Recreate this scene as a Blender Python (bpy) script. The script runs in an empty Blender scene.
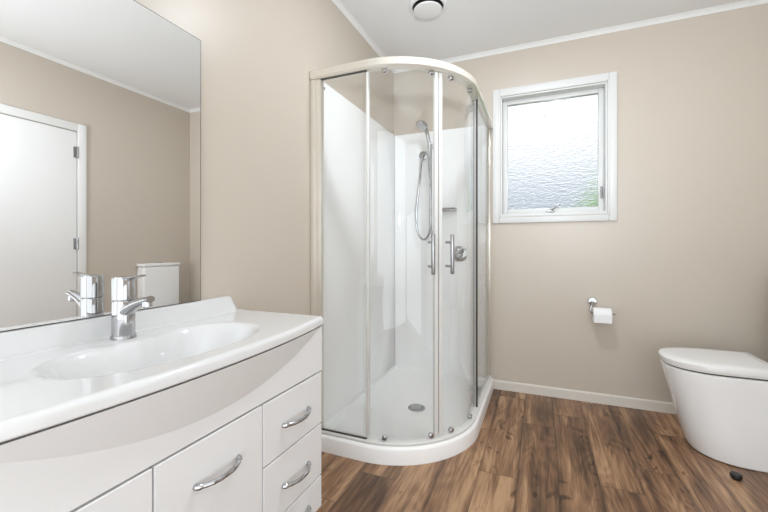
import bpy, bmesh, math, random
from mathutils import Vector, Matrix
PI = math.pi
S = bpy.context.scene
COL = S.collection
random.seed(7)

# ------------------------------------------------------------------ camera
XL, XR, YB, YF, HC, CAMZ = -1.0728, 1.215, 2.779, -1.05, 2.40, 1.0096
cam_d = bpy.data.cameras.new('camera')
cam = bpy.data.objects.new('camera', cam_d); COL.objects.link(cam)
cam_d.sensor_width = 36; cam_d.lens = 36 * 376.7 / 768; cam_d.shift_y = -9.5 / 768
cam_d.clip_start = 0.02
cam.location = (0, 0, CAMZ); cam.rotation_euler = (PI / 2, 0, math.radians(22.625))
S.camera = cam

# ------------------------------------------------------------------ world
W = bpy.data.worlds.new('sky'); S.world = W; W.use_nodes = True
nt = W.node_tree; nt.nodes.clear()
wo = nt.nodes.new('ShaderNodeOutputWorld'); bg = nt.nodes.new('ShaderNodeBackground')
tc = nt.nodes.new('ShaderNodeTexCoord'); sx = nt.nodes.new('ShaderNodeSeparateXYZ')
rp = nt.nodes.new('ShaderNodeValToRGB')
rp.color_ramp.elements[0].position = 0.0; rp.color_ramp.elements[0].color = (.22, .25, .28, 1)
rp.color_ramp.elements[1].position = 0.34; rp.color_ramp.elements[1].color = (1, 1, 1, 1)
e = rp.color_ramp.elements.new(0.10); e.color = (.36, .41, .47, 1)
nt.links.new(tc.outputs['Generated'], sx.inputs[0]); nt.links.new(sx.outputs['Z'], rp.inputs[0])
nt.links.new(rp.outputs[0], bg.inputs[0]); bg.inputs[1].default_value = 1.05
nt.links.new(bg.outputs[0], wo.inputs[0])

# ------------------------------------------------------------------ lights and exposure
def area(name, loc, rot, sx_, sy_, power, color, shape='RECTANGLE'):
    l = bpy.data.lights.new(name, 'AREA'); l.shape = shape; l.size = sx_
    if shape == 'RECTANGLE': l.size_y = sy_
    l.energy = power; l.color = color
    o = bpy.data.objects.new(name, l); COL.objects.link(o); o.location = loc; o.rotation_euler = rot
    return o
area('ceiling_lamp_light', (-.10, 1.62, 2.385), (0, 0, 0), .14, .14, 9, (.88, .945, 1), 'DISK')
area('fill_light_behind_camera', (0.06, YF + .03, 1.2), (PI / 2, 0, 0), 2.2, 2.35, 25, (.85, .935, 1))  # added fill over the whole front wall, not a lamp of the room
area('fill_light_at_side', (XR - .03, -.15, .75), (PI / 2, 0, PI / 2), 1.4, 1.3, 7, (.85, .935, 1))  # added low fill for the vanity front, no such lamp in the room
# unseen spot added to brighten the ceiling and give soft bounced fill
fl = bpy.data.lights.new('ceiling_bounce_fill', 'SPOT'); fl.energy = 125; fl.color = (.85, .935, 1)
fl.spot_size = math.radians(105); fl.spot_blend = 1.0; fl.shadow_soft_size = .05
flo = bpy.data.objects.new('ceiling_bounce_fill', fl); COL.objects.link(flo); flo.location = (.35, -.45, 1.30)
flo.rotation_euler = (Vector((.42, 1.15, 2.4)) - Vector(flo.location)).to_track_quat('-Z', 'Y').to_euler()
S.view_settings.view_transform = 'Standard'; S.view_settings.look = 'None'
S.view_settings.gamma = 1; S.view_settings.use_curve_mapping = False
S.view_settings.exposure = 0.46
S.cycles.max_bounces = 14; S.cycles.diffuse_bounces = 8; S.cycles.glossy_bounces = 6
S.cycles.transmission_bounces = 10; S.cycles.transparent_max_bounces = 24
S.cycles.use_denoising = True

# ------------------------------------------------------------------ materials
def mat(name):
    m = bpy.data.materials.new(name); m.use_nodes = True
    b = m.node_tree.nodes['Principled BSDF']
    return m, m.node_tree, b
def plain(name, col, rough=.4, metal=0, bump=0, bscale=200, spec=.5, var=0.0, coat=0):
    m, t, b = mat(name)
    b.inputs['Roughness'].default_value = rough; b.inputs['Metallic'].default_value = metal
    b.inputs['Specular IOR Level'].default_value = spec
    if coat: b.inputs['Coat Weight'].default_value = coat; b.inputs['Coat Roughness'].default_value = .05
    n = t.nodes.new('ShaderNodeTexNoise'); n.inputs['Scale'].default_value = bscale; n.inputs['Detail'].default_value = 3
    co = t.nodes.new('ShaderNodeTexCoord'); t.links.new(co.outputs['Object'], n.inputs['Vector'])
    mx = t.nodes.new('ShaderNodeMix'); mx.data_type = 'RGBA'
    mx.inputs[6].default_value = (*[c * (1 - var) for c in col], 1); mx.inputs[7].default_value = (*[min(1, c * (1 + var)) for c in col], 1)
    t.links.new(n.outputs['Fac'], mx.inputs[0]); t.links.new(mx.outputs[2], b.inputs['Base Color'])
    if bump:
        bp = t.nodes.new('ShaderNodeBump'); bp.inputs['Strength'].default_value = bump; bp.inputs['Distance'].default_value = .002
        t.links.new(n.outputs['Fac'], bp.inputs['Height']); t.links.new(bp.outputs[0], b.inputs['Normal'])
    return m
M = {}
M['wall'] = plain('beige_wall_paint', (.565, .502, .431), .36, bump=.05, bscale=160, var=.01)
M['ceiling'] = plain('white_ceiling_paint', (.80, .80, .80), .8, bump=.05, bscale=120)
M['trim'] = plain('white_trim_paint', (.80, .80, .79), .35)
M['window_paint'] = plain('white_window_paint', (.70, .70, .69), .35)
M['skirt'] = plain('cream_skirting_paint', (.70, .66, .60), .35)
M['door'] = plain('white_door_paint', (.89, .89, .89), .4)
M['cabinet'] = plain('white_cabinet_lacquer', (.80, .80, .805), .32)
M['carcass'] = plain('cabinet_carcass', (.55, .55, .55), .5)
M['basin'] = plain('white_polymarble', (.73, .73, .735), .12, coat=.4)
M['ceramic'] = plain('white_ceramic', (.87, .87, .87), .10, coat=.4)
M['lid'] = plain('white_toilet_seat_plastic', (.88, .88, .88), .2)
M['acrylic'] = plain('white_shower_acrylic', (.93, .932, .935), .16)
M['tray'] = plain('white_shower_tray_acrylic', (.94, .94, .94), .2)
M['chrome'] = plain('chrome', (.48, .48, .49), .06, metal=1)
M['dullchrome'] = plain('satin_chrome', (.40, .40, .41), .25, metal=1)
M['alu'] = plain('polished_aluminium', (.72, .68, .61), .22, metal=.45)
M['black'] = plain('black_rubber_and_vent_shade', (.012, .012, .012), .45)
M['dark'] = plain('gap_shade_and_dark_strips', (.05, .045, .04), .6)  # near-black for painted gap shade and for the dark glass strips
M['seal'] = plain('pale_plastic_seal', (.72, .71, .69), .3)
M['plastic'] = plain('white_vent_plastic', (.80, .80, .80), .4)
M['paper'] = plain('toilet_paper', (.88, .88, .89), .9, bump=.25, bscale=90)
M['card'] = plain('cardboard_core', (.45, .36, .27), .9)
M['leaf'] = plain('shrub_leaves', (.20, .40, .11), .6, var=.4, bscale=9)
M['lawn'] = plain('lawn_grass', (.16, .22, .08), .9, var=.3, bscale=4)
M['mirror'] = plain('mirror_silver', (.90, .90, .895), .0, metal=1)
M['mirror_edge'] = plain('mirror_edge', (.12, .115, .105), .4, metal=.2)

def glass_mat():
    m = bpy.data.materials.new('clear_safety_glass'); m.use_nodes = True; t = m.node_tree; t.nodes.clear()
    o = t.nodes.new('ShaderNodeOutputMaterial'); mx = t.nodes.new('ShaderNodeMixShader')
    tr = t.nodes.new('ShaderNodeBsdfTransparent'); tr.inputs[0].default_value = (.985, .99, .988, 1)
    gl = t.nodes.new('ShaderNodeBsdfGlossy'); gl.inputs['Roughness'].default_value = .0
    fr = t.nodes.new('ShaderNodeFresnel'); ge = t.nodes.new('ShaderNodeNewGeometry')
    ma = t.nodes.new('ShaderNodeMapRange'); ma.inputs['To Min'].default_value = 1.54; ma.inputs['To Max'].default_value = 1 / 1.54
    t.links.new(ge.outputs['Backfacing'], ma.inputs['Value']); t.links.new(ma.outputs[0], fr.inputs['IOR'])
    t.links.new(fr.outputs[0], mx.inputs[0]); t.links.new(tr.outputs[0], mx.inputs[1]); t.links.new(gl.outputs[0], mx.inputs[2])
    t.links.new(mx.outputs[0], o.inputs[0]); return m
M['glass'] = glass_mat()

def frosted_mat():
    m, t, b = mat('rippled_obscure_glass')
    b.inputs['Base Color'].default_value = (.97, .985, 1, 1)
    b.inputs['Transmission Weight'].default_value = 1; b.inputs['Roughness'].default_value = .22; b.inputs['IOR'].default_value = 1.3
    co = t.nodes.new('ShaderNodeTexCoord'); mp = t.nodes.new('ShaderNodeMapping')
    mp.inputs['Scale'].default_value = (26, 30, 85); mp.inputs['Rotation'].default_value = (0, math.radians(4), 0)
    n = t.nodes.new('ShaderNodeTexNoise'); n.inputs['Scale'].default_value = 1; n.inputs['Detail'].default_value = 1.5
    t.links.new(co.outputs['Object'], mp.inputs[0]); t.links.new(mp.outputs[0], n.inputs['Vector'])
    bp = t.nodes.new('ShaderNodeBump'); bp.inputs['Strength'].default_value = .9; bp.inputs['Distance'].default_value = .012
    t.links.new(n.outputs['Fac'], bp.inputs['Height']); t.links.new(bp.outputs[0], b.inputs['Normal'])
    return m
M['frosted'] = frosted_mat()

def floor_mat():
    m, t, b = mat('brown_wood_plank_vinyl')
    N = t.nodes.new; L = t.links.new
    def math_(op, a, bb=None, cl=False):
        n = N('ShaderNodeMath'); n.operation = op; n.use_clamp = cl
        for i, v in enumerate((a, bb)):
            if v is None: continue
            if isinstance(v, (int, float)): n.inputs[i].default_value = v
            else: L(v, n.inputs[i])
        return n.outputs[0]
    co = N('ShaderNodeTexCoord'); s = N('ShaderNodeSeparateXYZ'); L(co.outputs['Object'], s.inputs[0])
    PW, PL, X0, NC = .163, .92, -.095 - 8 * .163, 18
    u = math_('DIVIDE', math_('SUBTRACT', s.outputs['X'], X0), PW)
    ci = math_('FLOOR', u); cf = math_('FRACT', u)
    joints = [1.1, .4, .8, 1.3, .6, 1.95, 1.22, 1.735, 2.30, 2.49, 1.82, 2.02, 2.44, 1.6, 1.0, 1.4, .7, 1.2]   # where a joint falls in each row of planks
    rr = N('ShaderNodeValToRGB'); rr.color_ramp.interpolation = 'CONSTANT'
    for k, jy in enumerate(joints):
        e = rr.color_ramp.elements[0] if k == 0 else rr.color_ramp.elements[1] if k == 1 else rr.color_ramp.elements.new(k / NC)
        e.position = k / NC; f = (jy / PL) % 1; e.color = (f, f, f, 1)
    L(math_('DIVIDE', math_('ADD', ci, .5), NC), rr.inputs[0])
    v = math_('ADD', math_('SUBTRACT', math_('DIVIDE', s.outputs['Y'], PL), rr.outputs[0]), 20)
    ri = math_('FLOOR', v); rf = math_('FRACT', v)
    cb = N('ShaderNodeCombineXYZ'); L(ci, cb.inputs[0]); L(ri, cb.inputs[1])
    w2 = N('ShaderNodeTexWhiteNoise'); w2.noise_dimensions = '2D'; L(cb.outputs[0], w2.inputs['Vector'])
    g = N('ShaderNodeCombineXYZ'); L(s.outputs['X'], g.inputs[0]); L(s.outputs['Y'], g.inputs[1]); L(math_('MULTIPLY', w2.outputs['Value'], 37), g.inputs[2])
    def noise(sc, det, dist=0):
        mp = N('ShaderNodeMapping'); mp.inputs['Scale'].default_value = sc; L(g.outputs[0], mp.inputs[0])
        n = N('ShaderNodeTexNoise'); n.inputs['Scale'].default_value = 1; n.inputs['Detail'].default_value = det
        n.inputs['Distortion'].default_value = dist; L(mp.outputs[0], n.inputs['Vector']); return n.outputs['Fac']
    broad = noise((13, 1.7, 1), 2, .4)
    grain = noise((60, 3.2, 1), 4, .9)
    fine = noise((330, 9, 1), 3)
    knot = noise((12, 7, 1), 1, 1.0)
    # cathedral figure: contour rings of a stretched noise
    fig = noise((7, 1.1, 1), 1, .5)
    rings = math_('ABSOLUTE', math_('SUBTRACT', math_('FRACT', math_('MULTIPLY', fig, 14)), .5))
    val = math_('ADD', math_('MULTIPLY', broad, .74), math_('MULTIPLY', grain, .48))
    val = math_('ADD', val, math_('MULTIPLY', fine, .30))
    val = math_('ADD', val, math_('MULTIPLY', rings, .16))
    val = math_('ADD', val, math_('MULTIPLY', math_('SUBTRACT', w2.outputs['Value'], .5), .17))
    kn = math_('MULTIPLY', math_('SUBTRACT', knot, .66, True), 2.2)
    val = math_('SUBTRACT', val, kn)
    edge = math_('MINIMUM', cf, math_('SUBTRACT', 1, cf))
    ed = math_('MULTIPLY', math_('SUBTRACT', .10, edge, True), .9)
    val = math_('SUBTRACT', val, ed)
    r = N('ShaderNodeValToRGB'); cr = r.color_ramp
    cr.elements[0].position = .47; cr.elements[0].color = (.034, .0155, .0075, 1)
    cr.elements[1].position = 1.0; cr.elements[1].color = (.46, .28, .155, 1)
    a = cr.elements.new(.65); a.color = (.118, .059, .029, 1)
    a = cr.elements.new(.81); a.color = (.245, .130, .066, 1)
    L(val, r.inputs[0])
    e1 = math_('LESS_THAN', edge, .009)
    e2 = math_('LESS_THAN', math_('MINIMUM', rf, math_('SUBTRACT', 1, rf)), .0020)
    seam = math_('MULTIPLY', math_('MAXIMUM', e1, e2), .6)
    mx = N('ShaderNodeMix'); mx.data_type = 'RGBA'; L(seam, mx.inputs[0]); L(r.outputs[0], mx.inputs[6]); mx.inputs[7].default_value = (.035, .018, .010, 1)
    L(mx.outputs[2], b.inputs['Base Color'])
    b.inputs['Roughness'].default_value = .36
    bp = N('ShaderNodeBump'); bp.inputs['Strength'].default_value = .12; bp.inputs['Distance'].default_value = .002
    L(grain, bp.inputs['Height']); L(bp.outputs[0], b.inputs['Normal'])
    return m
M['floor'] = floor_mat()

# ------------------------------------------------------------------ helpers
OFF = {}
def root_off(o): return OFF.get(o.name, Vector((0, 0, 0))) if o else Vector((0, 0, 0))
def tag(o, label=None, cat=None, group=None, kind=None):
    if label: o['label'] = label
    if cat: o['category'] = cat
    if group: o['group'] = group
    if kind: o['kind'] = kind
    return o
def thing(name, loc, label, cat, group=None, kind=None):
    o = bpy.data.objects.new(name, None); COL.objects.link(o); o.location = loc; o.empty_display_size = .05
    OFF[o.name] = Vector(loc); return tag(o, label, cat, group, kind)
def obj(name, bm, m, parent=None, smooth=True, origin=None, angle=35):
    """link a world-space bmesh as one mesh object"""
    off = root_off(parent) if parent else Vector(origin or (0, 0, 0))
    bmesh.ops.recalc_face_normals(bm, faces=bm.faces[:])
    bmesh.ops.translate(bm, verts=bm.verts[:], vec=-off)
    me = bpy.data.meshes.new(name)
    if smooth:
        for f in bm.faces: f.smooth = True
        for e in bm.edges:
            if len(e.link_faces) == 2 and e.calc_face_angle(0) > math.radians(angle): e.smooth = False
    bm.to_mesh(me); bm.free()
    for mm in (m if isinstance(m, (list, tuple)) else [m]): me.materials.append(mm)
    o = bpy.data.objects.new(name, me); COL.objects.link(o)
    if parent: o.parent = parent
    else: o.location = off
    OFF[o.name] = off
    return o
def BM(): return bmesh.new()
def box(bm, x0, x1, y0, y1, z0, z1, bev=0, seg=2):
    r = bmesh.ops.create_cube(bm, size=1)
    for v in r['verts']:
        v.co = Vector(((x0 + x1) / 2 + v.co.x * (x1 - x0), (y0 + y1) / 2 + v.co.y * (y1 - y0), (z0 + z1) / 2 + v.co.z * (z1 - z0)))
    if bev:
        es = list({e for v in r['verts'] for e in v.link_edges})
        bmesh.ops.bevel(bm, geom=es, offset=bev, segments=seg, affect='EDGES', profile=.5)
    return bm
def lathe(bm, prof, center, axis=(0, 0, 1), seg=32):
    """prof: list of (radius, height along axis)"""
    ax = Vector(axis).normalized(); q = Vector((0, 0, 1)).rotation_difference(ax); c = Vector(center)
    rings = []
    for r, h in prof:
        if r < 1e-6: rings.append([bm.verts.new(c + q @ Vector((0, 0, h)))])
        else: rings.append([bm.verts.new(c + q @ Vector((r * math.cos(2 * PI * i / seg), r * math.sin(2 * PI * i / seg), h))) for i in range(seg)])
    for a, b in zip(rings, rings[1:]):
        for i in range(seg):
            j = (i + 1) % seg
            if len(a) == 1 and len(b) == 1: continue
            if len(a) == 1: bm.faces.new((a[0], b[i], b[j]))
            elif len(b) == 1: bm.faces.new((a[i], a[j], b[0]))
            else: bm.faces.new((a[i], a[j], b[j], b[i]))
    for rg in (rings[0], rings[-1]):
        if len(rg) > 2: bm.faces.new(rg)
    return bm
def spline(pts, n=8):
    P = [Vector(p) for p in pts]; out = []
    for i in range(len(P) - 1):
        p0 = P[max(i - 1, 0)]; p1 = P[i]; p2 = P[i + 1]; p3 = P[min(i + 2, len(P) - 1)]
        for k in range(n):
            t = k / n
            out.append(.5 * ((2 * p1) + (p2 - p0) * t + (2 * p0 - 5 * p1 + 4 * p2 - p3) * t * t + (3 * p1 - p0 - 3 * p2 + p3) * t ** 3))
    out.append(P[-1]); return out
def tube(bm, pts, r, seg=12, flat=1.0, up=(0, 0, 1)):
    """r: number or list; flat scales the section along 'up'"""
    P = [Vector(p) for p in pts]; n = len(P); rings = []; prev = None
    for i, p in enumerate(P):
        d = (P[min(i + 1, n - 1)] - P[max(i - 1, 0)]).normalized()
        u = Vector(up); u = u - d * u.dot(d)
        if u.length < .05: u = prev if prev else Vector((1, 0, 0)) - d * d.x
        if u.length < .05: u = Vector((0, 1, 0)) - d * d.y
        u.normalize(); prev = u; w = d.cross(u)
        rr = r[i] if isinstance(r, (list, tuple)) else r
        rings.append([bm.verts.new(p + w * rr * math.cos(2 * PI * k / seg) + u * rr * flat * math.sin(2 * PI * k / seg)) for k in range(seg)])
    for a, b in zip(rings, rings[1:]):
        for k in range(seg):
            j = (k + 1) % seg; bm.faces.new((a[k], a[j], b[j], b[k]))
    bm.faces.new(rings[0]); bm.faces.new(rings[-1]); return bm
def loft(bm, loops, cap0=True, cap1=True, closed=True):
    R = [[bm.verts.new(p) for p in l] for l in loops]; n = len(R[0])
    for a, b in zip(R, R[1:]):
        for k in range(n if closed else n - 1):
            j = (k + 1) % n; bm.faces.new((a[k], a[j], b[j], b[k]))
    if cap0: bm.faces.new(R[0])
    if cap1: bm.faces.new(R[-1])
    return bm
def struct(name, bm, m, label, cat, parent=None, **k):
    return tag(obj(name, bm, m, parent, **k), label, cat, kind='structure')

# ------------------------------------------------------------------ the room
T = .12
struct('floor', box(BM(), XL - T, XR + T, YF - T, YB + T, -.1, 0), M['floor'], 'brown wood plank vinyl floor of the bathroom', 'floor', smooth=False)
struct('ceiling', box(BM(), XL - T, XR + T, YF - T, YB + T, HC, HC + .1), M['ceiling'], 'plain white ceiling over the bathroom', 'ceiling', smooth=False)
struct('wall_left', box(BM(), XL - T, XL, YF - T, YB + T, 0, HC), M['wall'], 'beige wall behind the vanity and mirror', 'wall', smooth=False)
struct('wall_right', box(BM(), XR, XR + T, YF - T, YB + T, 0, HC), M['wall'], 'beige wall with the white door, seen in the mirror', 'wall', smooth=False)
struct('wall_front', box(BM(), XL, XR, YF - T, YF, 0, HC), M['wall'], 'beige wall facing the window', 'wall', smooth=False)
# back wall with the window opening
WX0, WX1, WZ0, WZ1 = -.265, .393, 1.226, 2.065
b = BM()
box(b, XL, WX0, YB, YB + T, 0, HC); box(b, WX1, XR, YB, YB + T, 0, HC)
box(b, WX0, WX1, YB, YB + T, 0, WZ0); box(b, WX0, WX1, YB, YB + T, WZ1, HC)
struct('wall_back', b, M['wall'], 'beige wall holding the window and paper holder', 'wall', smooth=False)

# cornices and skirting
def cove(pts_fn):
    prof = [(.78 * p, .032 - .78 * (.032 - q)) for p, q in [(0, 0), (.005, 0), (.008, .005), (.016, .018), (.027, .026), (.032, .027), (.032, .032), (0, .032)]]
    b = BM(); loft(b, [[pts_fn(a, h, s) for a, h in prof] for s in (0, 1)]); return b
z0 = HC - .032
struct('trim_1', cove(lambda a, h, s: Vector((XL if s == 0 else XR, YB - a, z0 + h))), M['trim'], 'narrow white cornice along the window wall', 'cornice')
struct('trim_2', cove(lambda a, h, s: Vector((XL + a, YF if s == 0 else YB, z0 + h))), M['trim'], 'narrow white cornice above the mirror wall', 'cornice')
struct('trim_3', cove(lambda a, h, s: Vector((XR - a, YF if s == 0 else YB, z0 + h))), M['trim'], 'narrow white cornice above the door wall', 'cornice')
def skirt(pf):
    prof = [(0, 0), (.012, 0), (.012, .055), (.008, .0625), (0, .0625)]
    b = BM(); loft(b, [[pf(a, h, s) for a, h in prof] for s in (0, 1)]); return b
struct('baseboard_back', skirt(lambda a, h, s: Vector((-.318 if s == 0 else XR, YB - a, h))), M['skirt'], 'low cream baseboard under the window', 'baseboard', smooth=False)
struct('baseboard_left', skirt(lambda a, h, s: Vector((XL + a, 1.112 if s == 0 else 1.583, h))), M['skirt'], 'low cream baseboard between vanity and shower', 'baseboard', smooth=False)
struct('baseboard_right', skirt(lambda a, h, s: Vector((XR - a, 1.83 if s == 0 else YB - .012, h))), M['skirt'], 'low cream baseboard behind the toilet', 'baseboard', smooth=False)

# window
w = thing('window_1', ((WX0 + WX1) / 2, YB, WZ0), 'white framed window with rippled frosted glass', 'window', kind='structure')
def ring(bm, x0, x1, z0, z1, wx, wz, y0, y1, bev=.004, wb=None):
    wb = wz if wb is None else wb
    box(bm, x0, x0 + wx, y0, y1, z0, z1, bev); box(bm, x1 - wx, x1, y0, y1, z0, z1, bev)
    box(bm, x0 + wx, x1 - wx, y0, y1, z1 - wz, z1, bev); box(bm, x0 + wx, x1 - wx, y0, y1, z0, z0 + wb, bev)
    return bm
b = BM(); ring(b, -.318, .446, 1.173, 2.118, .046, .046, YB - .018, YB - .0005, .005)
ring(b, -.277, .405, 1.214, 2.077, .014, .014, YB - .022, YB - .002, .005)
obj('architrave', b, M['window_paint'], w)
b = BM(); ring(b, WX0, WX1, WZ0, WZ1, .012, .012, YB - .008, YB + T, .001)
obj('frame', b, M['window_paint'], w)
b = BM(); ring(b, WX0 + .012, WX1 - .012, WZ0 + .012, WZ1 - .012, .032, .030, YB + .055, YB + .095, .004, .036)
sash = obj('sash', b, M['window_paint'], w)
GX0, GX1, GZ0, GZ1 = WX0 + .040, WX1 - .040, WZ0 + .044, WZ1 - .038
obj('pane', box(BM(), GX0, GX1, YB + .071, YB + .077, GZ0, GZ1), M['frosted'], sash, smooth=False)
b = BM(); ring(b, GX0 + .002, GX1 - .002, GZ0 + .002, GZ1 - .002, .004, .004, YB + .0665, YB + .072, .001)
obj('glazing_seal', b, M['dullchrome'], sash)
b = BM(); lathe(b, [(.011, 0), (.011, .01), (.006, .014), (0, .014)], (.06, YB + .050, WZ0 + .030), (0, -1, 0), 16)
tube(b, spline([(.06, YB + .04, WZ0 + .030), (.085, YB + .034, WZ0 + .046), (.118, YB + .036, WZ0 + .072)]), [.005] * 16 + [.0035], 8)
box(b, .03, .085, YB + .045, YB + .056, WZ0 + .018, WZ0 + .030, .003)
tag(obj('stay_handle', b, M['dullchrome'], w), 'grey metal stay handle')
b = BM(); box(b, WX1 - .034, WX1 - .020, YB + .040, YB + .056, 1.325, 1.405, .004)
tube(b, spline([(WX1 - .027, YB + .042, 1.372), (WX1 - .028, YB + .028, 1.365), (WX1 - .030, YB + .022, 1.335)]), .005, 8)
tag(obj('latch', b, M['dullchrome'], w), 'grey metal latch')

# door in the right wall (seen in the mirror)
DY0, DY1, DZ = .955, 1.765, 1.898
d = thing('door_1', (XR, (DY0 + DY1) / 2, 0), 'white flush door in the beige wall, seen in the mirror', 'door', kind='structure')
b = BM(); box(b, XR - .016, XR - .0005, DY1, DY1 + .06, 0, DZ + .06, .004); box(b, XR - .016, XR - .0005, DY0 - .06, DY0, 0, DZ + .06, .004)
box(b, XR - .016, XR - .0005, DY0, DY1, DZ, DZ + .06, .004); obj('architrave', b, M['trim'], d)
leaf = obj('leaf', box(BM(), XR - .010, XR - .0006, DY0 + .005, DY1 - .006, .006, DZ - .006, .002), M['door'], d)
for hz in (1.735, 1.03, .26):
    b = BM(); lathe(b, [(.0065, -.045), (.0065, .045)], (XR - .016, DY1 - .003, hz), (0, 0, 1), 12)
    box(b, XR - .0125, XR - .0095, DY1 - .028, DY1 - .004, hz - .042, hz + .042); tag(obj('hinge', b, M['dullchrome'], leaf), 'grey metal hinge')
b = BM(); lathe(b, [(.026, 0), (.026, .008), (.01, .012), (.01, .045), (0, .045)], (XR - .010, DY0 + .07, 1.0), (-1, 0, 0), 24)
tube(b, [(XR - .05, DY0 + .065, 1.0), (XR - .052, DY0 + .18, 1.0)], .009, 12); tag(obj('handle', b, M['dullchrome'], leaf), 'satin metal lever handle')

# garden beyond the frosted glass
b = BM(); box(b, -14, 14, YB + .6, 24, -.35, -.30)
tag(obj('lawn', b, M['lawn'], smooth=False), 'green lawn outside, blurred behind the frosted window', 'lawn', kind='structure')
b = BM()
bmesh.ops.create_icosphere(b, subdivisions=4, radius=1)
for v in b.verts:
    n = 1 + .10 * math.sin(7 * v.co.x + 2) * math.sin(6 * v.co.y + 1) * math.sin(8 * v.co.z) + random.uniform(-.06, .06)
    v.co = Vector((1.0 + v.co.x * .72 * n, 4.9 + v.co.y * .6 * n, .72 + v.co.z * 1.12 * n))
tag(obj('shrub', b, M['leaf']), 'green garden shrub seen blurred through the frosted window, lower right', 'shrub')

# ------------------------------------------------------------------ shower
FY, RX, CXs, CYs, RR = 1.593, -.309, -.779, 2.063, .47
def spath(d, xs=None, ye=None, a0=-90, a1=0, n=40):
    """plan path at inset d from the tray's outer edge: front straight, arc, side straight"""
    P = []
    if xs is not None: P.append((xs, FY + d))
    for i in range(n + 1):
        a = math.radians(a0 + (a1 - a0) * i / n); P.append((CXs + (RR - d) * math.cos(a), CYs + (RR - d) * math.sin(a)))
    if ye is not None: P.append((RX - d, ye))
    return P
def ribbon(bm, d0, d1, z0, z1, xs=None, ye=None, a0=-90, a1=0, n=40, bev=0):
    A = spath(d0, xs, ye, a0, a1, n); B = spath(d1, xs, ye, a0, a1, n)
    if bev:
        sec = [(0, z0 + bev), (bev / abs(d1 - d0), z0), (1 - bev / abs(d1 - d0), z0), (1, z0 + bev), (1, z1 - bev), (1 - bev / abs(d1 - d0), z1), (bev / abs(d1 - d0), z1), (0, z1 - bev)]
    else: sec = [(0, z0), (1, z0), (1, z1), (0, z1)]
    loft(bm, [[Vector((a[0] + (c[0] - a[0]) * t, a[1] + (c[1] - a[1]) * t, z)) for t, z in sec] for a, c in zip(A, B)])
    return bm
WG = .002
tray = thing('shower_tray', ((XL + RX) / 2, (FY + YB) / 2, 0), 'white quadrant shower tray on the plank floor in the corner', 'shower tray')
def tloop(d, dw, z):
    return [Vector((x, y, z)) for x, y in spath(d, XL + dw, YB - dw, n=48)] + [Vector((XL + dw, YB - dw, z))]
b = BM()
WT = .0152
loft(b, [tloop(0, WT, .0005), tloop(0, WT, .066), tloop(.003, WT, .074), tloop(.010, WT, .080), tloop(.062, WT + .0005, .080), tloop(.068, WT + .0006, .077), tloop(.078, WT + .0008, .060), tloop(.084, WT + .001, .057)])
obj('tray', b, M['tray'], tray)
b = BM(); lathe(b, [(.050, 0), (.050, .004), (.045, .007), (.038, .0075), (.037, .005), (.035, .0085), (0, .0095)], (-.678, 2.125, .0568), seg=40)
tag(obj('waste', b, M['dullchrome'], tray), 'round grey metal waste')

lin = thing('shower_lining', (XL, YB, .08), 'glossy white acrylic lining on both shower walls', 'shower wall lining')
b = BM(); box(b, XL + WG, XL + .014, FY + .05, YB - WG, .030, 1.88, .002)
pl_ = obj('panel', b, M['acrylic'], lin)
b = BM(); box(b, XL + .0145, RX - .055, YB - .014, YB - WG, .030, 1.88, .002)
obj('panel', b, M['acrylic'], lin)
b = BM(); lathe(b, [(.007, 0), (.007, .004), (0, .006)], (XL + .014, 1.716, 1.845), (1, 0, 0), 12)
tag(obj('screw_cap', b, M['dullchrome'], lin), 'small grey screw cap')

enc = thing('shower_enclosure', (CXs + .2, CYs - .2, .08), 'curved clear glass shower enclosure in polished frame on the white tray', 'shower screen')
ZR0, ZR1 = 1.847, 1.892
b = BM(); ribbon(b, .004, .058, ZR0, ZR1, XL + .004, YB - .004, n=56, bev=.008)
obj('top_rail', b, M['alu'], enc)
b = BM(); ribbon(b, .014, .056, .0805, .094, XL + .004, YB - .004, n=56, bev=.004)
obj('bottom_rail', b, M['seal'], enc)
b = BM(); box(b, XL + .001, XL + .058, FY + .018, FY + .052, .0945, ZR0 - .0005, .004); box(b, XL + .001, XL + .03, FY + .012, FY + .058, .0945, ZR0 - .0005, .003)
obj('wall_channel', b, M['alu'], enc)
b = BM(); box(b, RX - .046, RX - .022, YB - .030, YB - .001, .0945, ZR0 - .0005, .003)
obj('wall_channel', b, M['alu'], enc)
# fixed panels
PX1, PY0 = -.765, 2.19
b = BM(); box(b, XL + .03, PX1, FY + .026, FY + .032, .094, ZR0 + .004)
fp = obj('fixed_panel', b, M['glass'], enc, smooth=False)
b = BM(); box(b, XL + .058, PX1, FY + .024, FY + .034, ZR0 - .004, ZR0 - .0005)
tag(obj('gasket', b, M['dark'], fp, smooth=False), 'dark strip painted as shade in the gap between rail and glass')  # dark strip stands in for shade in the gap under the rail
b = BM(); box(b, XL + .058, PX1, FY + .024, FY + .034, .0945, .0985)
tag(obj('gasket', b, M['dark'], fp, smooth=False), 'dark strip painted as shade in the gap between rail and glass')
b = BM(); box(b, PX1 - .001, PX1 + .011, FY + .024, FY + .036, .1025, ZR0 - .011, .002)
obj('edge_strip', b, M['seal'], fp)
b = BM(); box(b, RX - .032, RX - .026, PY0, YB - .03, .094, ZR0 + .004)
fp = obj('fixed_panel', b, M['glass'], enc, smooth=False)
b = BM(); box(b, RX - .034, RX - .024, PY0 - .006, PY0, .094, ZR0)
tag(obj('edge_strip', b, M['dark'], fp, smooth=False), 'dark strip on the glass edge')
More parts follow.
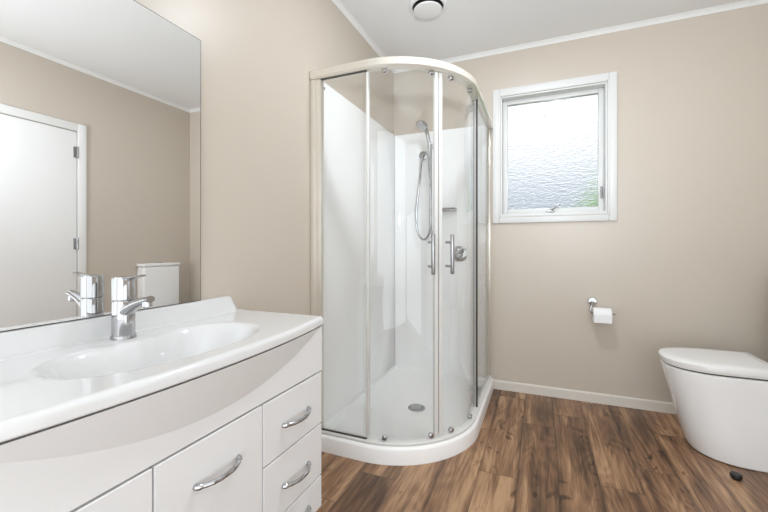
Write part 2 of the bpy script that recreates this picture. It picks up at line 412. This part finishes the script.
# sliding doors
def wheel(bm, ang, z, d):
    a = math.radians(ang); nrm = Vector((math.cos(a), math.sin(a), 0)); p = Vector((CXs + (RR - d) * math.cos(a), CYs + (RR - d) * math.sin(a), z))
    lathe(bm, [(.011, -.012), (.013, -.008), (.013, .006), (.009, .010), (0, .011)], p, nrm, 20); return bm
for nm, a0, a1, angs, side in (('l', -90, -42.4, (-77, -47), 0), ('r', -41.6, 0, (-31, -5), 1)):
    b = BM(); D0, D1 = .038, .044
    if side == 0: ribbon(b, D0, D1, .108, ZR0 - .003, xs=CXs - .008, a0=a0, a1=a1, n=24)
    else: ribbon(b, D0, D1, .108, ZR0 - .003, ye=PY0 + .03, a0=a0, a1=a1, n=24)
    door = obj('sliding_door', b, M['glass'], enc)
    for a in angs:
        obj('roller', wheel(BM(), a, ZR0 - .008, .038), M['chrome'], door)
    for a in angs:
        obj('roller', wheel(BM(), a, .106, .038), M['chrome'], door)
    b = BM(); s0 = (a1 - 2.3, a1) if side == 0 else (a0, a0 + 2.3)
    ribbon(b, D0 - .006, D1 + .006, .106, ZR0 - .002, a0=s0[0], a1=s0[1], n=3)
    obj('closing_seal', b, M['seal'], door)
    b = BM()
    if side == 1: box(b, RX - D1 - .010, RX - D0 + .003, PY0 + .005, PY0 + .03, .106, ZR0 - .002)
    else: box(b, CXs + .014, CXs + .022, FY + D0 - .002, FY + D1 + .004, .106, ZR0 - .002)
    obj('trailing_seal', b, M['seal'], door, smooth=False)
    ha = math.radians(-42 + (6.5 if side else -6.5)); n2 = Vector((math.cos(ha), math.sin(ha), 0))
    base = Vector((CXs, CYs, 0)) + n2 * (RR - D0); b = BM()
    for hz in (.915, 1.03): tube(b, [base + Vector((0, 0, hz)), base + n2 * .045 + Vector((0, 0, hz))], .0065, 12)
    tube(b, [base + n2 * .045 + Vector((0, 0, z)) for z in (.878, .882, 1.063, 1.067)], [.008, .0095, .0095, .008], 14)
    tag(obj('handle', b, M['dullchrome'], door), 'slim metal bar handle')

# slide shower on the back lining
SY = YB - .014
RXs = -.757
sh = thing('hand_shower_set', (RXs, SY, 1.1), 'chrome hand shower with grey hose hanging on slide rail inside the shower', 'shower head')
b = BM(); tube(b, [(RXs, SY - .045, 1.10), (RXs, SY - .045, 1.775)], .010, 16)
for hz in (1.115, 1.76): tube(b, [(RXs, SY - .0005, hz), (RXs, SY - .05, hz)], .0125, 16)
obj('slide_rail', b, M['dullchrome'], sh)
b = BM(); box(b, RXs - .017, RXs + .017, SY - .085, SY - .030, 1.735, 1.775, .008, 3)
obj('bracket', b, M['dullchrome'], sh)
hp = spline([(RXs, SY - .072, 1.70), (RXs - .002, SY - .080, 1.76), (RXs - .010, SY - .100, 1.83), (RXs - .020, SY - .125, 1.875)], 6)
b = BM(); tube(b, hp, [.010 + .006 * i / (len(hp) - 1) for i in range(len(hp))], 14)
ax = Vector((-.30, -.45, -.84)).normalized(); hc = Vector((RXs - .036, SY - .150, 1.885))
lathe(b, [(.012, -.028), (.034, -.018), (.045, -.002), (.045, .006), (.040, .010), (0, .011)], hc, ax, 32)
obj('shower_head', b, M['chrome'], sh)
b = BM(); lathe(b, [(.034, 0), (.034, .006), (.014, .012), (.012, .035), (0, .036)], (-.826, SY - .0005, 1.70), (0, -1, 0), 28)
obj('wall_elbow', b, M['dullchrome'], sh)
b = BM(); tube(b, spline([(-.826, SY - .034, 1.70), (-.829, SY - .040, 1.66), (-.842, SY - .045, 1.50), (-.868, SY - .045, 1.27), (-.858, SY - .045, 1.12), (-.815, SY - .046, 1.062), (-.768, SY - .06, 1.10), (-.748, SY - .072, 1.22), (-.750, SY - .075, 1.45), (-.764, SY - .072, 1.62), (RXs, SY - .072, 1.705)], 10), .0078, 10)
obj('hose', b, M['dullchrome'], sh)
mx_ = thing('shower_mixer', (-.552, SY, .955), 'round chrome shower mixer with lever on the white shower wall', 'shower mixer')
b = BM(); lathe(b, [(.058, 0), (.058, .005), (.052, .009), (.03, .010), (.028, .012)], (-.552, SY - .0005, .955), (0, -1, 0), 40); obj('cover_plate', b, M['chrome'], mx_)
b = BM(); lathe(b, [(.026, .010), (.026, .05), (.022, .056), (0, .057)], (-.552, SY, .955), (0, -1, 0), 28)
tube(b, spline([(-.552, SY - .045, .955), (-.53, SY - .062, .975), (-.512, SY - .068, .992)]), [.012] * 8 + [.010] * 8 + [.008], 12)
obj('lever', b, M['dullchrome'], mx_)
sd = thing('soap_shelf', (-.63, SY, 1.28), 'small chrome soap shelf on the white shower wall above the mixer', 'soap dish')
b = BM(); tube(b, spline([(-.70, SY - .001, 1.283), (-.70, SY - .075, 1.283), (-.69, SY - .085, 1.283), (-.585, SY - .085, 1.283), (-.575, SY - .075, 1.283), (-.575, SY - .001, 1.283)], 6), .006, 10)
obj('rail', b, M['dullchrome'], sd)
b = BM(); box(b, -.696, -.579, SY - .082, SY - .002, 1.268, 1.276, .002); obj('shelf', b, M['dullchrome'], sd)

# ------------------------------------------------------------------ vanity
VY0, VY1, VYC, FX = .205, 1.105, .655, -.690
ZB, ZT, ZG = .744, .772, .585
vb = lambda y: .044 * max(0, 1 - ((y - VYC) / .45) ** 2)
zl = lambda y: ZB - .117 * max(0, 1 - ((y - VYC) / .45) ** 2)
van = thing('vanity_cabinet', (XL, VYC, 0), 'white bow fronted vanity cabinet against the mirror wall', 'vanity cabinet')
b = BM()
box(b, XL + .002, FX - .019, VY0, VY0 + .016, .12, ZB - .004); box(b, XL + .002, FX - .019, VY1 - .016, VY1, .12, ZB - .004)
box(b, XL + .002, FX - .019, VY0 + .016, VY1 - .016, .12, .136); box(b, XL + .002, FX - .019, .497, .507, .136, .58); box(b, XL + .002, FX - .019, .805, .815, .136, .58)
obj('carcass', b, M['cabinet'], van, smooth=False)
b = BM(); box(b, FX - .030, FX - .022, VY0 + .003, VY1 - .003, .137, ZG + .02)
tag(obj('backing', b, M['dark'], van, smooth=False), 'dark sheet painted as shadow in the gaps behind the fronts')  # dark sheet puts the shade between the fronts into colour
b = BM(); box(b, XL + .01, FX - .06, VY0 + .01, VY1 - .01, 0, .12); obj('plinth', b, M['cabinet'], van, smooth=False)
# bowed fascia: flat face below the crease, sloping bow above it
b = BM(); NY = 60
ys = [VY0 + (VY1 - VY0) * i / NY for i in range(NY + 1)]
ZFT = ZB - .0045
loft(b, [[Vector((FX - .018, y, ZFT)), Vector((FX - .018, y, ZG + .0025)), Vector((FX - .002, y, ZG + .0025)), Vector((FX, y, ZG + .0045)), Vector((FX, y, min(zl(y), ZFT - .001))), Vector((FX + vb(y) * .98 + .0005, y, ZFT))] for y in ys])
obj('fascia', b, M['cabinet'], van, angle=8)
# fronts
def handle(bm, yc, zc, half=.062):
    pts = [(FX - .001, yc - half, zc), (FX + .006, yc - half * .98, zc), (FX + .017, yc - half * .72, zc - .001), (FX + .026, yc - half * .3, zc - .001), (FX + .026, yc + half * .3, zc - .001), (FX + .017, yc + half * .72, zc - .001), (FX + .006, yc + half * .98, zc), (FX - .001, yc + half, zc)]
    sp = spline(pts, 6); tube(bm, sp, [.0075 if i < 9 or i > len(sp) - 10 else .0058 for i in range(len(sp))], 10); return bm
G = .0022
def front(name, y0, y1, z0, z1):
    b = BM(); box(b, FX - .018, FX, y0 + G, y1 - G, z0 + G, z1 - G, .0015, 1); return obj(name, b, M['cabinet'], van)
for y0, y1 in ((.81, VY1), (VY0, .50)):
    for z0, z1 in ((.410, ZG), (.234, .410), (.125, .234)):
        dr = front('drawer', y0, y1, z0, z1)
        tag(obj('handle', handle(BM(), (y0 + y1) / 2, (z0 + z1) / 2 - .006), M['chrome'], dr), 'curved chrome handle')
dr = front('door', .50, .81, .125, ZG)
tag(obj('handle', handle(BM(), .657, .490), M['chrome'], dr), 'curved chrome handle')

# moulded top with basin
top = thing('washbasin', (XL, VYC, ZB), 'glossy white moulded basin top lying on the vanity cabinet', 'basin')
TY0, TY1 = .198, 1.112
def xfront(y): return FX - .003 + .0475 * max(0, 1 - ((y - VYC) / .457) ** 2) ** .85 + .004
def sm(t): t = max(0, min(1, t)); return t * t * (3 - 2 * t)
def zbasin(x, y):
    xc, yc = -.838, .652
    axb = .150 - .055 * math.exp(-((y - .64) / .10) ** 2); ax_ = .140 if x > xc else axb; ay = .262
    rho = (abs((y - yc) / ay) ** 2.2 + abs((x - xc) / ax_) ** 2.2) ** (1 / 2.2)
    boss = .003 * (1 - sm((math.hypot(x + .993, y - .634) - .030) / .045))
    return -.115 * (1 - sm((rho - .50) / .51)) ** .85 + boss
b = BM(); NV, NU = 70, 150; UP = .026; rows = []
for i in range(NU + 1):
    y = TY0 + (TY1 - TY0) * i / NU; xf = xfront(y); R_ = .011; row = []
    edge = min(1, (TY1 - y) / .008, (y - TY0) / .008)
    drop = .004 * (1 - math.sqrt(max(0, 1 - (1 - edge) ** 2)))
    row.append(Vector((XL + .001, y, ZB)))
    # upstand that dies away at both ends
    k = min(1, (1.090 - y) / .030, (y - TY0 + .03) / .03); k = max(0, k); hu = .055 * k
    wu = UP - .004
    row += [Vector((XL + .001, y, ZT + hu)), Vector((XL + wu - .004, y, ZT + hu)), Vector((XL + wu, y, ZT + hu - .003 * k)), Vector((XL + UP, y, ZT + .014 * k)), Vector((XL + UP + .004, y, ZT + .004 * k)), Vector((XL + UP + .013, y, ZT - drop))]
    x0 = XL + UP + .016; x1 = xf - R_
    for j in range(NV + 1):
        x = x0 + (x1 - x0) * j / NV
        row.append(Vector((x, y, ZT + zbasin(x, y) - drop)))
    for a in (30, 60, 90):
        a = math.radians(a); row.append(Vector((x1 + R_ * math.sin(a), y, ZT - R_ + R_ * math.cos(a) - drop)))
    row.append(Vector((xf, y, ZB + .003))); row.append(Vector((xf - .003, y, ZB)))
    rows.append(row)
loft(b, rows, closed=False, cap0=True, cap1=True)
obj('top', b, M['basin'], top, angle=40)
b = BM(); lathe(b, [(.028, 0), (.028, .003), (.022, .006), (0, .008)], (-.84, .662, ZT - .1095), seg=28)
tag(obj('waste', b, M['chrome'], top), 'round chrome waste')

# basin tap
TX, TYc = -.990, .636
tap = thing('basin_mixer_tap', (TX, TYc, ZT), 'chrome single lever mixer tap on the white basin in front of the mirror', 'tap')
ZP = ZT + .003
b = BM(); lathe(b, [(.0285, 0), (.0285, .006), (.0265, .009)], (TX, TYc, ZP), seg=36); obj('base_ring', b, M['dullchrome'], tap)
b = BM(); lathe(b, [(.0262, .008), (.0258, .05), (.0256, .093), (.0235, .097), (0, .097)], (TX, TYc, ZP), seg=40)
sp = spline([(TX + .002, TYc, ZP + .060), (TX + .028, TYc, ZP + .080), (TX + .055, TYc, ZP + .092), (TX + .088, TYc, ZP + .102), (TX + .102, TYc, ZP + .105)], 6)
n_ = len(sp); tube(b, sp, [.0225 - .0115 * min(1, i / (n_ * .75)) for i in range(n_)], 20, flat=.72)
lathe(b, [(.0115, 0), (.0115, .013), (.009, .015), (0, .0145)], (TX + .088, TYc, ZP + .098), (.12, 0, -1), 20)
obj('body', b, M['chrome'], tap)
b = BM(); lathe(b, [(.0235, .0975), (.0262, .0995), (.0262, .152), (.024, .157), (0, .1585)], (TX, TYc, ZP), seg=40)
sp = spline([(TX - .006, TYc, ZP + .1535), (TX + .025, TYc, ZP + .1545), (TX + .048, TYc, ZP + .157), (TX + .072, TYc, ZP + .162)], 6)
n_ = len(sp); tube(b, sp, [.020 - .010 * i / (n_ - 1) for i in range(n_)], 16, flat=.26)
obj('lever', b, M['chrome'], tap)

# mirror
mr = thing('mirror', (XL, .936, .8285), 'large frameless rectangular mirror standing on the basin upstand', 'mirror')
DL = math.radians(.15); MX = XL + .0195; ML, MZ0, MZ1 = .80, .8285, 1.702
b = BM(); dirv = Vector((-math.sin(DL), -math.cos(DL), 0)); nv = Vector((math.cos(DL), -math.sin(DL), 0)); Bp = Vector((MX, .931, 0))
def slab(bm, s0, s1, n0, n1, z0_, z1_):
    P = [Bp + dirv * s + nv * n for s, n in ((s0, n0), (s1, n0), (s1, n1), (s0, n1))]
    loft(bm, [[p + Vector((0, 0, z0_)) for p in P], [p + Vector((0, 0, z1_)) for p in P]])
slab(b, .003, ML - .003, -.003, 0, MZ0 + .002, MZ1 - .003)
obj('glass', b, M['mirror'], mr, smooth=False)
b = BM(); slab(b, 0, ML, -.0060, -.0008, MZ0, MZ1); 
obj('backing', b, M['mirror_edge'], mr, smooth=False)
b = BM(); slab(b, .03, .07, -.0185, -.0062, MZ0 + .05, MZ1 - .05); obj('batten', b, M['mirror_edge'], mr, smooth=False)

# ------------------------------------------------------------------ toilet
AY = 2.405
tl = thing('toilet', (.95, AY, 0), 'white back to wall toilet with closed lid standing on the plank floor', 'toilet')
def dshape(tip, a, half, back, z, ex=2.3, n=22, cy=AY):
    P = [Vector((back, cy - half, z))]
    for i in range(n + 1):
        t = -PI / 2 + PI * i / n
        c = math.cos(t); s_ = math.sin(t)
        P.append(Vector((tip + a - a * abs(c) ** (2 / ex), cy + half * math.copysign(abs(s_) ** (2 / ex), s_), z)))
    P.append(Vector((back, cy + half, z))); return P
b = BM(); BK = XR - .003
loft(b, [dshape(.704, .21, .199, BK, .001, 2.5), dshape(.696, .21, .204, BK, .006, 2.5), dshape(.682, .21, .203, BK, .05, 2.5), dshape(.653, .205, .196, BK, .15, 2.4), dshape(.628, .205, .183, BK, .25), dshape(.604, .21, .180, BK, .34), dshape(.592, .215, .178, BK, .385), dshape(.590, .215, .177, BK, .397), dshape(.596, .212, .172, BK, .400)])
obj('pan', b, M['ceramic'], tl)
b = BM(); loft(b, [dshape(.604, .212, .166, 1.01, .401), dshape(.604, .212, .166, 1.01, .407)]); tag(obj('seat_gap_shade', b, M['dark'], tl), 'dark filler painted as shade in the gap between seat and pan')  # dark filler layer paints the shade under the seat
b = BM(); loft(b, [dshape(.594, .215, .172, 1.012, .4075), dshape(.589, .216, .177, 1.014, .410), dshape(.586, .217, .179, 1.015, .418)]); obj('seat', b, M['lid'], tl)
b = BM(); loft(b, [dshape(.586, .217, .179, 1.015, .4185), dshape(.580, .22, .181, 1.016, .440), dshape(.584, .22, .178, 1.013, .447), dshape(.594, .215, .170, 1.006, .4505), dshape(.64, .20, .14, .97, .4525)]); obj('lid', b, M['lid'], tl)
for s_ in (-1, 1): obj('hinge', lathe(BM(), [(.011, -.02), (.011, .02)], (1.035, AY + s_ * .075, .412), (0, 1, 0), 14), M['chrome'], tl)
CF = 1.112
b = BM(); box(b, CF, BK, AY - .178, AY + .178, .402, .828, .018, 4); obj('cistern', b, M['ceramic'], tl)
b = BM(); box(b, CF - .003, BK, AY - .181, AY + .181, .829, .858, .008, 3); cl = obj('cistern_lid', b, M['ceramic'], tl)
b = BM(); lathe(b, [(.026, 0), (.026, .004), (.022, .006), (0, .006)], ((CF + BK) / 2, AY, .858), seg=24); tag(obj('flush_button', b, M['chrome'], cl), 'round chrome flush button')

# toilet roll and its holder
hd = thing('toilet_roll_holder', (.306, YB, .655), 'small chrome toilet roll holder on the beige wall under the window', 'toilet roll holder')
b = BM(); lathe(b, [(.027, 0), (.027, .008), (.023, .013), (.010, .014), (.010, .030)], (.308, YB - .0005, .655), (0, -1, 0), 28); obj('rosette', b, M['chrome'], hd)
b = BM(); tube(b, spline([(.308, YB - .02, .655), (.308, YB - .048, .653), (.298, YB - .058, .640), (.292, YB - .060, .606), (.294, YB - .060, .592), (.306, YB - .060, .588), (.36, YB - .060, .588), (.426, YB - .060, .588)], 6), .0052, 10); obj('arm', b, M['chrome'], hd)
tr = thing('toilet_roll', (.354, YB - .060, .577), 'white toilet roll hanging on the chrome holder', 'toilet roll')
RC = (.303, YB - .060, .5765)
b = BM(); lathe(b, [(.0205, .001), (.044, 0), (.0475, .003), (.0475, .099), (.044, .102), (.0205, .101)], RC, (1, 0, 0), 40)
bmesh.ops.delete(b, geom=[f for f in b.faces if len(f.verts) > 4], context='FACES')
box(b, .305, .403, YB - .1085, YB - .1068, .535, .585, .0004, 1)
obj('paper', b, M['paper'], tr)
b = BM(); ro, ri = .0204, .0192
lathe(b, [(ri, .001), (ro, .001), (ro, .101), (ri, .101), (ri, .001)], RC, (1, 0, 0), 32)
bmesh.ops.delete(b, geom=[f for f in b.faces if len(f.verts) > 4], context='FACES')
tag(obj('core', b, M['card'], tr), 'brown cardboard core')

# door stop
DX_, DY_ = .781, 2.095
ds = thing('door_stop', (DX_, DY_, 0), 'small black rubber door stop on the floor beside the toilet', 'door stop')
b = BM(); lathe(b, [(.014, .0005), (.0145, .003), (.0125, .005), (.0115, .007)], (DX_, DY_, 0), seg=24); obj('base', b, M['black'], ds)
b = BM(); lathe(b, [(.0115, .006), (.019, .007), (.021, .010), (.021, .021), (.0185, .025), (0, .027)], (DX_, DY_, 0), seg=28); obj('buffer', b, M['black'], ds)

# extractor vent in the ceiling
vt = thing('ceiling_vent', (-.603, 2.105, HC), 'round white extractor vent in the ceiling above the shower', 'vent')
b = BM(); lathe(b, [(.108, -.0005), (.108, -.006), (.100, -.013), (.092, -.013), (.088, -.008), (.088, -.0005)], (-.603, 2.105, HC), seg=48); obj('ring', b, M['plastic'], vt)
b = BM(); lathe(b, [(.087, -.0006), (.087, -.004), (0, -.004)], (-.603, 2.105, HC), seg=40); tag(obj('opening', b, M['black'], vt), 'black disc painted as shade in the opening behind the cover')  # black disc paints the shade around the vent cover
b = BM(); lathe(b, [(.02, -.0045), (.02, -.022), (.078, -.022), (.081, -.026), (.078, -.031), (.06, -.034), (0, -.0355)], (-.603, 2.105, HC), seg=48); obj('cover_disc', b, M['plastic'], vt)
